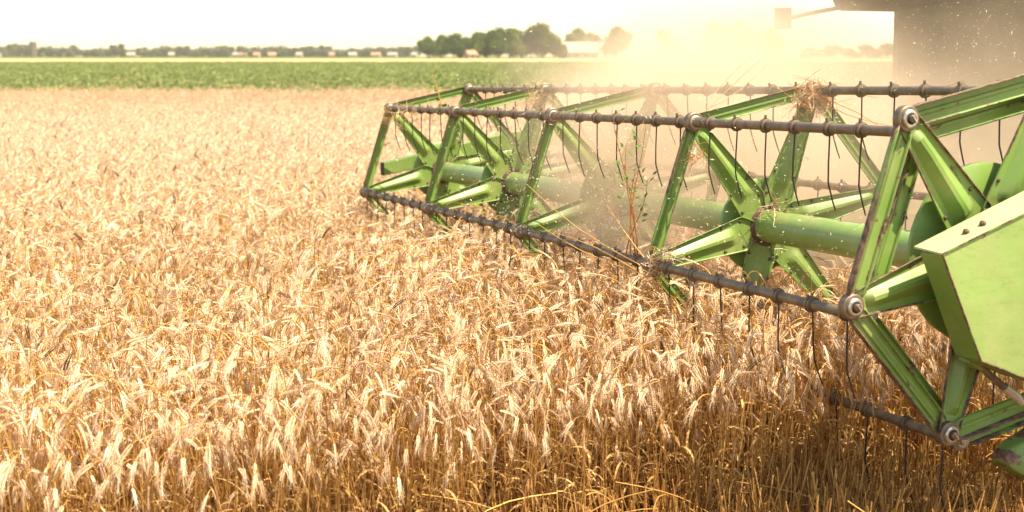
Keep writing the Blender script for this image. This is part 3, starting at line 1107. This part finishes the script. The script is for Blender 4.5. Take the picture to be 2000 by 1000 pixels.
for tc in (-2.3, -0.3):
    wheel(tc, -8.0, 0.52, 0.35)

# ------------------------------------------------------------------ straw caught on the reel
def wad(name, c, rx, n, seed, label, cat='straw clump', group=None, lmin=0.06, lmax=0.2, mat=('stem', 'awn')):
    rg = random.Random(seed)
    mb = MB()
    for i in range(n):
        p = Vector([rg.gauss(0, r_ * 0.5) for r_ in rx])
        d = Vector((rg.gauss(0, 1), rg.gauss(0, 1), rg.gauss(0, .8))).normalized()
        L = rg.uniform(lmin, lmax)
        s = d.orthogonal().normalized()
        b = rg.uniform(-.5, .5)
        cv = rg.uniform(-2.4, 2.4)
        pts = []
        q = p - d * L * 0.4
        for j in range(6):
            pts.append(q.copy())
            an = cv * (j / 5 - 0.4)
            q = q + (d * math.cos(an) + s * math.sin(an) - Vector((0, 0, 0.25 * j / 5))) * (L / 5)
        mb.tube(pts, [0.0010, 0.0012, 0.0012, 0.0011, 0.0009, 0.0006], 3, rg.randrange(2), caps=False)
    o = mb.build(name, [M[m] for m in mat])
    o.location = c
    tag(o, label, cat, group)
    return o
def L2W(t, u, v):
    return W(t, u, v)
def corner(i, k, dt=0.0):
    y0, z0 = vert(k)
    t = (T_SP + [T_END])[i]
    return W(t + dt, y0, z0)
wad('straw_clump', corner(3, 2, 0.03) + Vector((-0.02, -0.02, -0.03)), (0.075, 0.05, 0.055), 210, 1, 'big tangle of straw wrapped round the top joint of the fourth ring')
wad('straw_clump', corner(3, 1, 0.0) + Vector((0.0, -0.03, -0.13)), (0.035, 0.03, 0.035), 45, 2, 'small straw tuft below the upper left joint of the fourth ring', lmax=0.12)
wad('straw_clump', corner(3, 0, 0.03) + Vector((0.02, -0.03, 0.02)), (0.05, 0.04, 0.06), 90, 3, 'straw tuft on the lower left joint of the fourth ring', lmax=0.13)
wad('straw_clump', corner(1, 2, 0.0) + Vector((-0.04, -0.03, -0.06)), (0.10, 0.05, 0.06), 140, 4, 'brown straw tangle under the top joint of the second ring')
wad('straw_clump', corner(0, 1, 0.0) + Vector((0.0, -0.03, -0.06)), (0.06, 0.05, 0.10), 60, 5, 'wisps of straw on the far left upper joint of the reel')
wad('straw_clump', W(-3.4, *vert(1)) + Vector((0, 0, -0.03)), (0.25, 0.05, 0.06), 70, 6, 'straw shreds hanging from the upper bar near the far end')
wad('straw_clump', W(-1.357 + 0.02, 0.05, -0.03), (0.07, 0.07, 0.10), 110, 7, 'dark straw tangle wound on the hub of the third ring, in the dust')
wad('straw_clump', W(0.03, 0.02, 0.05), (0.03, 0.04, 0.10), 45, 8, 'straw wound round the hub of the fourth ring')

def long_straws(name, base, tips, label, r=0.0022, sag=0.03, mat='stem', bends=0):
    mb = MB()
    rg = random.Random(len(label))
    for (b, tip) in tips:
        b = Vector(b); tip = Vector(tip)
        m = (b + tip) / 2 + Vector((rg.uniform(-1, 1), rg.uniform(-1, 1), rg.uniform(-1, 1))) * sag
        pts = [b, (b * 3 + m * 3) / 6 + (m - (b + tip) / 2) * 0.2, m, (m + tip) / 2 + (m - (b + tip) / 2) * 0.2, tip]
        mb.tube(pts, [r, r, r, r * 0.8, r * 0.6], 5, 0, caps=False)
    o = mb.build(name, M[mat])
    tag(o, label, 'straw')
    return o
J = corner(3, 0, 0.0)
P_ = lambda t, u, v: W(t, u, v)
long_straws('straw_bundle', J, [(P_(0.03, .62, -.14), P_(-0.78, .80, 0.16)), (P_(0.02, .64, -.16), P_(-0.85, .72, -0.03)), (P_(0.03, .63, -.17), P_(-0.70, .70, -0.06)), (P_(0.0, .62, -.10), P_(-0.26, .66, 0.10))],
            'long pale straws sticking out left from the lower left joint of the fourth ring')
D4 = corner(3, 2, 0.0)
d_, e_ = vert(2)
long_straws('straw_bundle', D4, [(P_(-0.1, 0.30, .50), P_(-0.05, -0.02, .80)), (P_(-.1, 0.28, .49), P_(-0.02, 0.03, .73)), (P_(-.12, 0.26, .50), P_(-0.02, 0.0, .71))],
            'thin golden straws sticking up above the upper bar left of the big tangle', r=0.0016, mat='awn')
long_straws('straw_bundle', D4, [(P_(0.0, d_, e_ - .02), P_(0.35, d_ - .16, e_ - .15)), (P_(0.05, d_, e_ - .03), P_(0.42, d_ - .1, e_ - 0.19)), (P_(0.0, d_, e_ - .05), P_(0.3, d_ - .1, e_ - .03)), (P_(0.5, d_, e_ + .02), P_(0.85, d_ - 0.05, e_ + .035))],
            'loose straws trailing right below the top bar behind the near ring', r=0.0018)
# wilted weed carried up by the reel
mb = MB()
rg = random.Random(12)
for i, (dx, hh) in enumerate(((-0.10, 0.62), (-0.04, 0.48), (0.0, 0.40), (0.04, 0.55), (0.07, 0.33))):
    b = P_(-0.10 - 0.02 * i, 0.60, -0.12)
    pts = [b + Vector((dx * f + 0.015 * math.sin(5 * f + i), 0, hh * f)) for f in (0, .2, .4, .6, .8, 1)]
    mb.tube(pts, [0.003, 0.0028, 0.0025, 0.002, 0.0016, 0.001], 5, 0, caps=False)
    for j in range(9):
        f = rg.uniform(0.35, 1)
        q = b + Vector((dx * f, 0, hh * f))
        d = Vector((rg.uniform(-1, 1), rg.uniform(-1, 1), rg.uniform(0, 1))).normalized()
        e = q + d * rg.uniform(.02, .06)
        mb.tube([q, e], 0.0008, 3, 0, caps=False)
        s = d.orthogonal().normalized() * rg.uniform(0.005, 0.010)
        mb.add([e, e + d * .012 + s, e + d * rg.uniform(.02, .035), e + d * .012 - s], [(0, 1, 2, 3)], 1)
wd_ = mb.build('weed', [M['weedstem'], M['weed']])
tag(wd_, 'uprooted weed with red stems and small green leaves caught on the reel', 'weed')
# a weed at the second ring's upper left joint
mb = MB()
b = P_(-2.95, *vert(1))
for i, (dx, hh) in enumerate(((-0.05, 0.22), (-0.03, 0.15))):
    mb.tube([b, b + Vector((dx * .5, 0, hh * .6)), b + Vector((dx * 1.2, 0, hh))], [0.004, 0.003, 0.002], 5, 0, caps=False)
    for j in range(8):
        q = b + Vector((dx * j / 7, 0, hh * j / 7))
        s = Vector((rg.uniform(-.03, .03), 0, rg.uniform(-.01, .02)))
        mb.add([q, q + s + Vector((0, 0, .008)), q + s * 1.6, q + s - Vector((0, 0, .008))], [(0, 1, 2, 3)], 1)
tag(mb.build('weed', [M['stem'], M['weed']]), 'withered weed poking up between the first two rings of the reel', 'weed')

# ------------------------------------------------------------------ flying chaff
mb = MB()
rg = random.Random(21)
def fleck(p, s):
    d = Vector((rg.gauss(0, 1), rg.gauss(0, 1), rg.gauss(0, 1))).normalized()
    a = d * s * rg.uniform(0.6, 2.2)
    b = d.orthogonal().normalized() * s * 0.45
    c = d.cross(b).normalized() * s * 0.25
    mb.add([p - a, p + b, p + a, p - b, p + c], [(0, 1, 4), (1, 2, 4), (2, 3, 4), (3, 0, 4), (3, 2, 1, 0)], 0)
for i in range(20000):
    q = rg.random()
    if q < 0.34:
        p = W(rg.gauss(-1.1, 0.65), rg.gauss(0.25, 0.35), rg.gauss(-0.05, 0.32))
    elif q < 0.62:
        p = W(rg.uniform(-2.2, 1.2), rg.uniform(-1.2, 0.7), rg.gauss(0.15, 0.4))
    else:
        p = W(rg.uniform(-1.8, 1.4), rg.uniform(-2.6, 0.2), rg.gauss(0.7, 0.45))
    if p.z < 0.3: continue
    fleck(p, rg.choice((0.0011, 0.0014, 0.0018, 0.0022, 0.003, 0.0038, 0.0048) if q < 0.62 else (0.0010, 0.0013, 0.0018, 0.0024)))
for i in range(40):
    p = W(rg.uniform(-2.0, 1.2), rg.uniform(-1.0, 0.6), rg.gauss(0.3, 0.4))
    if p.z < 0.6: continue
    d = Vector((rg.gauss(0, 1), rg.gauss(0, 1), rg.gauss(0, .5))).normalized() * rg.uniform(0.02, 0.05)
    mb.tube([p - d, p + Vector((0, 0, .004)), p + d], 0.0009, 3, 0, caps=False)
tag(mb.build('chaff', M['chaff']), 'bits of chaff and straw flying in the dust round the reel', 'chaff', kind='stuff')

# ------------------------------------------------------------------ trees and houses on the horizon
def crown_mesh(seed, w_, h, base, lobes, leaf, count):
    rg = random.Random(seed)
    mb = MB()
    L = []
    for i in range(lobes):
        a = rg.uniform(0, 6.28); rr = rg.uniform(0, 0.34) * w_
        L.append((Vector((math.cos(a) * rr, math.sin(a) * rr, base + (h - base) * rg.uniform(0.22, 0.86))), w_ * rg.uniform(0.15, 0.27)))
    L.append((Vector((0, 0, base + (h - base) * 0.5)), w_ * 0.33))
    for i in range(count):
        c, r = rg.choice(L)
        d = Vector((rg.gauss(0, 1), rg.gauss(0, 1), rg.gauss(0, 1))).normalized()
        p = c + d * r * (rg.random() ** 0.4) * rg.uniform(0.85, 1.12)
        if p.z < base * 0.6: continue
        nn = (d + Vector((rg.gauss(0, .5), rg.gauss(0, .5), rg.gauss(0.3, .5)))).normalized()
        a = nn.orthogonal().normalized(); b = nn.cross(a)
        s = leaf * rg.uniform(0.5, 1.3)
        q = rg.uniform(0, 6.28)
        a2 = (a * math.cos(q) + b * math.sin(q)) * s; b2 = (b * math.cos(q) - a * math.sin(q)) * s * 0.7
        mb.add([p - a2, p - b2 * .8, p + a2, p + b2], [(0, 1, 2, 3)], 0)
    return mb
def trunk_mesh(h, r, seed):
    rg = random.Random(seed)
    mb = MB()
    mb.tube([(0, 0, -0.3), (0.1, 0, h * 0.3), (0, 0.1, h * 0.7)], [r, r * 0.7, r * 0.3], 7, 0)
    for k in range(4):
        a = rg.uniform(0, 6.28)
        mb.tube([(0, 0, h * 0.3), (math.cos(a) * h * .12, math.sin(a) * h * .12, h * 0.5), (math.cos(a) * h * .2, math.sin(a) * h * .2, h * 0.68)], [r * .5, r * .35, r * .12], 5, 0)
    return mb
def make_tree(name, seed, w_, h, base, lobes, leaf, count, mat):
    t = empty(name)
    crown_mesh(seed, w_, h, base, lobes, leaf, count).build('crown', M[mat], t)
    trunk_mesh(h, h * 0.022, seed).build('trunk', M['bark'], t)
    return t
def at(px, Y):
    return (px - 1000) / 2504 * Y
protoT = [make_tree('broadleaf_tree', 31, 16, 14.5, 1.0, 12, 0.62, 5200, 'fol2'),
          make_tree('broadleaf_tree', 32, 14, 15.0, 0.8, 11, 0.62, 5200, 'fol1'),
          make_tree('broadleaf_tree', 33, 15, 13.0, 0.8, 11, 0.62, 4800, 'fol1')]
used = [False] * 3
def put_tree(pi, px, Y, s, label, group, sz=1.0, rz=None):
    global used
    o = protoT[pi] if not used[pi] else copy_thing(protoT[pi])
    used[pi] = True
    o.location = (at(px, Y), Y, 0)
    o.scale = (s * 1.28, s * 1.28, s * 1.1 * sz)
    o.rotation_euler = (0, 0, rz if rz is not None else (px * 0.37) % 6.28)
    tag(o, label, 'tree', group)
    return o
G = 'trees of the copse beyond the fields'
YT = 690
copse = [
 (0, 838, 0.74, 'leftmost tree of the copse, light green and rounded'),
 (0, 864, 0.80, 'second tree from the left end of the copse'),
 (1, 888, 0.80, 'third tree from the left of the copse, darker and rounded'),
 (2, 912, 0.78, 'tree just left of the little red-roofed hut in the copse'),
 (0, 932, 0.88, 'low tree right of the little hut in the copse'),
 (2, 951, 0.95, 'small tree at the saddle of the copse, left of its tall part'),
 (1, 974, 0.98, 'left shoulder tree of the tall part of the copse'),
 (0, 996, 1.0, 'broad green tree rising to the left of the copse summit'),
 (2, 1018, 1.06, 'tree in the middle of the tall part of the copse'),
 (0, 1036, 1.0, 'green tree just left of the tallest tree of the copse'),
 (1, 1060, 1.13, 'tallest dark tree of the copse'),
 (2, 1084, 0.92, 'rightmost dark tree of the copse, beside the pale barn'),
]
for pi, px, s, lab in copse:
    put_tree(pi, px, YT + (px * 7) % 30, s, lab, G)
put_tree(0, 1010, 668, 0.62, 'low bushy tree in front of the tall part of the copse', G)
put_tree(2, 902, 668, 0.5, 'low dark bush before the left part of the copse', G)
put_tree(2, 1098, 672, 0.5, 'low dark bush at the left corner of the pale barn', G)
put_tree(0, 1128, 735, 1.05, 'green treetop rising behind the pale barn', 'trees round the barn')
put_tree(1, 1152, 745, 0.85, 'darker treetop at the right end of the pale barn roof', 'trees round the barn')
put_tree(0, 1202, 690, 1.04, 'pale dusty tree right of the barn, half lost in the dust', 'trees round the barn')
for px, s, lab in ((1300, 0.9, 'dim tree behind the bright dust plume, first from the left'), (1390, 1.12, 'dim tree behind the dust plume, left of the mirror'), (1440, 1.2, 'dim tall tree behind the dust, just left of the mirror'), (1500, 1.0, 'dim tree behind the dust below the mirror'),
                   (1575, 0.42, 'low dim bush behind the dust, first under the cab floor from the left'), (1612, 0.5, 'low dim bush behind the dust, second under the cab floor'), (1650, 0.4, 'low dim bush behind the dust, third under the cab floor'),
                   (1690, 0.5, 'low dim bush behind the dust, fourth under the cab floor'), (1725, 0.58, 'low dim bush behind the dust, last but one before the machine body'), (1762, 0.46, 'low dim bush behind the dust touching the machine body')):
    low = px > 1550
    put_tree(int(px) % 3, px, 700, s * (1.75 if low else 1), lab, 'trees behind the dust', 0.5 if low else 1.0)
# distant tree line, each tree on its own
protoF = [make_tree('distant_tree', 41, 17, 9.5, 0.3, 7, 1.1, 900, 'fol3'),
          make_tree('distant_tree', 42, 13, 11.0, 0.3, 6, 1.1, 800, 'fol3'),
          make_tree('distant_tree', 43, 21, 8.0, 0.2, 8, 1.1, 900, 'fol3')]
rg = random.Random(77)
usedF = [False] * 3
px = -40
YF = 1350
i = 0
while px < 822:
    pi = rg.randrange(3)
    s = rg.uniform(0.75, 1.2)
    if px < 260: s *= 1.22
    if 120 < px < 230: s *= 0.85
    o = protoF[pi] if not usedF[pi] else copy_thing(protoF[pi])
    usedF[pi] = True
    Y = YF + rg.uniform(-60, 60)
    o.location = (at(px, Y), Y, -0.2)
    o.scale = (s * 1.3, s * 1.3, s)
    o.rotation_euler = (0, 0, rg.uniform(0, 6.28))
    tag(o, 'small hazy tree in the long tree line on the horizon at left', 'tree', 'trees of the distant tree line at left')
    px += rg.uniform(8, 15)
    i += 1

def house(name, px, Y, wd, dp, hw, hr, wall, roof, label, cat='house', rz=0.0, nwin=3, group=None):
    t = empty(name, (at(px, Y), Y, 0))
    t.rotation_euler = (0, 0, rz)
    mb = MB()
    mb.box((0, 0, hw / 2), (wd, dp, hw), 0)
    mb.add([(-wd / 2, -dp / 2, hw), (-wd / 2, dp / 2, hw), (-wd / 2, 0, hw + hr * 0.93)], [(0, 1, 2)], 0)
    mb.add([(wd / 2, -dp / 2, hw), (wd / 2, dp / 2, hw), (wd / 2, 0, hw + hr * 0.93)], [(0, 2, 1)], 0)
    mb.build('wall', M[wall], t)
    mb = MB()
    ov = 0.5
    e = 0.35
    k = hr / (dp / 2)
    for sg in (-1, 1):
        pa = [(-wd / 2 - ov, sg * (dp / 2 + ov), hw - ov * k + 0.05), (wd / 2 + ov, sg * (dp / 2 + ov), hw - ov * k + 0.05), (wd / 2 + ov, 0, hw + hr + 0.05), (-wd / 2 - ov, 0, hw + hr + 0.05)]
        pb = [(a, b, c + e) for a, b, c in pa]
        mb.prism(pa, pb, 0)
    rf = mb.build('roof', M[roof], t)
    mb = MB(); mb.box((wd * 0.25, dp * 0.12, hw + hr), (0.8, 0.8, 1.6), 0); mb.build('chimney', M['wall_tan'], rf)
    for j in range(nwin):
        mb = MB()
        xx = (j + 0.5) / nwin * wd - wd / 2
        mb.box((xx, -dp / 2 - 0.03, hw * 0.5), (1.2, 0.1, 1.3), 0)
        mb.build('window', M['window'], t)
    tag(t, label, cat, group)
    return t
house('barn', 1130, 700, 19, 11, 3.2, 5.2, 'wall_tan', 'roof_pale', 'long pale-roofed barn between the copse and the dusty tree', 'barn', 0.12, 4)
house('hut', 920, 655, 5, 4, 2.2, 1.6, 'wall_tan', 'roof_red', 'tiny red-roofed hut standing before the dark copse', 'hut', 0.6, 1)
hs = [(6, 12, 'wall_pale', 'roof_pale', 'white farm house at the far left edge of the horizon'),
      (265, 12, 'wall_pale', 'roof_pale', 'pale house in the tree line under the brightest sky at left'),
      (343, 8, 'wall_tan', 'roof_pale', 'small tan house left of the middle of the distant tree line'),
      (468, 9, 'wall_pale', 'roof_pale', 'white house, leftmost of the village houses in the tree line'),
      (482, 10, 'wall_pale', 'roof_red', 'pale red-roofed house right beside the leftmost white village house'),
      (508, 9, 'wall_tan', 'roof_red', 'tan house between the two pale pairs of village houses'),
      (537, 12, 'wall_pale', 'roof_red', 'red-roofed pale house in the middle of the village'),
      (590, 9, 'wall_tan', 'roof_pale', 'small tan house right of the village middle'),
      (652, 8, 'wall_tan', 'roof_red', 'small tan house with red roof, third from the copse'),
      (692, 12, 'wall_pale', 'roof_pale', 'white house, left one of the three nearest the copse'),
      (738, 14, 'wall_tan', 'roof_red', 'reddish house, middle one of the three nearest the copse'),
      (770, 14, 'wall_pale', 'roof_pale', 'white house, right one of the three nearest the copse'),
      (812, 8, 'wall_pale', 'roof_pale', 'pale tall house touching the left end of the copse')]
for px, wd, wa, ro, lab in hs:
    house('house', px, 1290, wd * 0.62, 7, 2.2, 2.0, wa, ro, lab, 'house', (px * 0.013) % 0.5 - 0.25, 3, 'distant houses on the horizon')
# water tower / silo at the far left
t = empty('silo', (at(77, 1240), 1240, 0))
mb = MB(); mb.tube([(0, 0, -1), (0, 0, 14.5)], 3.4, 20, 0); mb.build('tank', M['bark'], t, smooth=False)
mb = MB(); mb.tube([(0, 0, 14.5), (0, 0, 16.0)], [3.6, 1.0], 20, 0); mb.build('roof', M['roof_pale'], t)
tag(t, 'tall squat silo standing above the distant trees at far left', 'silo')

# ------------------------------------------------------------------ dust thrown up by the reel, and the air
def dust():
    mb = MB()
    mb.box((0, 0, 0), (1, 1, 1))
    t0, t1, u0, u1, v0, v1 = -5.0, 2.4, -6.5, 1.3, -0.93, 3.2
    o = mb.build('dust_cloud', None or [])
    ctr = W((t0 + t1) / 2, (u0 + u1) / 2, (v0 + v1) / 2)
    mw = Matrix.Identity(4)
    for i, ax in enumerate((AX, U, V)):
        for j in range(3):
            mw[j][i] = ax[j]
    mw.translation = C4
    # mesh in machine coordinates so the object origin is the hub of the fourth ring
    for vtx in o.data.vertices:
        c = vtx.co
        vtx.co = ((t0 + t1) / 2 + c.x * (t1 - t0), (u0 + u1) / 2 + c.y * (u1 - u0), (v0 + v1) / 2 + c.z * (v1 - v0))
    o.matrix_world = mw
    m = bpy.data.materials.new('dust')
    m.use_nodes = True
    t = m.node_tree
    for n in list(t.nodes):
        t.nodes.remove(n)
    out = N(t, "ShaderNodeOutputMaterial")
    pv = N(t, "ShaderNodeVolumePrincipled")
    pv.inputs['Color'].default_value = (0.87, 0.70, 0.52, 1)
    pv.inputs['Anisotropy'].default_value = 0.0
    tc = N(t, "ShaderNodeTexCoord")
    nz = noise_node(t, tc.outputs['Object'], 1.5, 6, 0.62)
    nzr = N(t, "ShaderNodeMapRange")
    nzr.inputs[1].default_value = 0.38; nzr.inputs[2].default_value = 0.64
    nzr.inputs[3].default_value = 0.08; nzr.inputs[4].default_value = 1.9
    t.links.new(nz, nzr.inputs[0])
    total = None
    # centre (t,u,v), radii, density
    for c, r, d in DUST:
        vm = N(t, "ShaderNodeVectorMath", operation='SUBTRACT')
        t.links.new(tc.outputs['Object'], vm.inputs[0]); vm.inputs[1].default_value = c
        vd = N(t, "ShaderNodeVectorMath", operation='DIVIDE')
        t.links.new(vm.outputs[0], vd.inputs[0]); vd.inputs[1].default_value = r
        ln = N(t, "ShaderNodeVectorMath", operation='LENGTH')
        t.links.new(vd.outputs[0], ln.inputs[0])
        mr = N(t, "ShaderNodeMapRange", interpolation_type='SMOOTHSTEP')
        mr.inputs[1].default_value = 0.0; mr.inputs[2].default_value = 1.0
        mr.inputs[3].default_value = d; mr.inputs[4].default_value = 0.0
        t.links.new(ln.outputs['Value'], mr.inputs[0])
        if total is None:
            total = mr.outputs[0]
        else:
            ad = N(t, "ShaderNodeMath", operation='ADD')
            t.links.new(total, ad.inputs[0]); t.links.new(mr.outputs[0], ad.inputs[1])
            total = ad.outputs[0]
    mu = N(t, "ShaderNodeMath", operation='MULTIPLY')
    t.links.new(total, mu.inputs[0]); t.links.new(nzr.outputs[0], mu.inputs[1])
    t.links.new(mu.outputs[0], pv.inputs['Density'])
    t.links.new(pv.outputs[0], out.inputs['Volume'])
    o.data.materials.clear()
    o.data.materials.append(m)
    tag(o, 'cream cloud of harvest dust billowing round and behind the reel', 'dust', kind='stuff')
DUST = [((-1.2, 0.0, 0.15), (1.25, 0.62, 0.9), 1.5),
        ((-2.7, -1.3, 0.45), (1.7, 1.5, 1.15), 1.8),
        ((-0.2, -1.4, 0.1), (3.2, 1.8, 1.3), 0.42),
        ((-1.9, -2.1, 0.05), (1.7, 1.3, 0.9), 1.3),
        ((-0.9, -0.25, 0.5), (1.5, 0.55, 0.6), 2.0)]
dust()

def haze():
    mb = MB()
    mb.box((50, 950, 17.5), (2700, 2100, 37))
    o = mb.build('haze', [])
    m = bpy.data.materials.new('haze')
    m.use_nodes = True
    t = m.node_tree
    for n in list(t.nodes):
        t.nodes.remove(n)
    out = N(t, "ShaderNodeOutputMaterial")
    pv = N(t, "ShaderNodeVolumePrincipled")
    pv.inputs['Color'].default_value = (0.98, 0.93, 0.85, 1)
    pv.inputs['Density'].default_value = 0.00011
    t.links.new(pv.outputs[0], out.inputs['Volume'])
    o.data.materials.append(m)
    tag(o, 'thin pale summer haze over the fields', 'haze', kind='stuff')
haze()
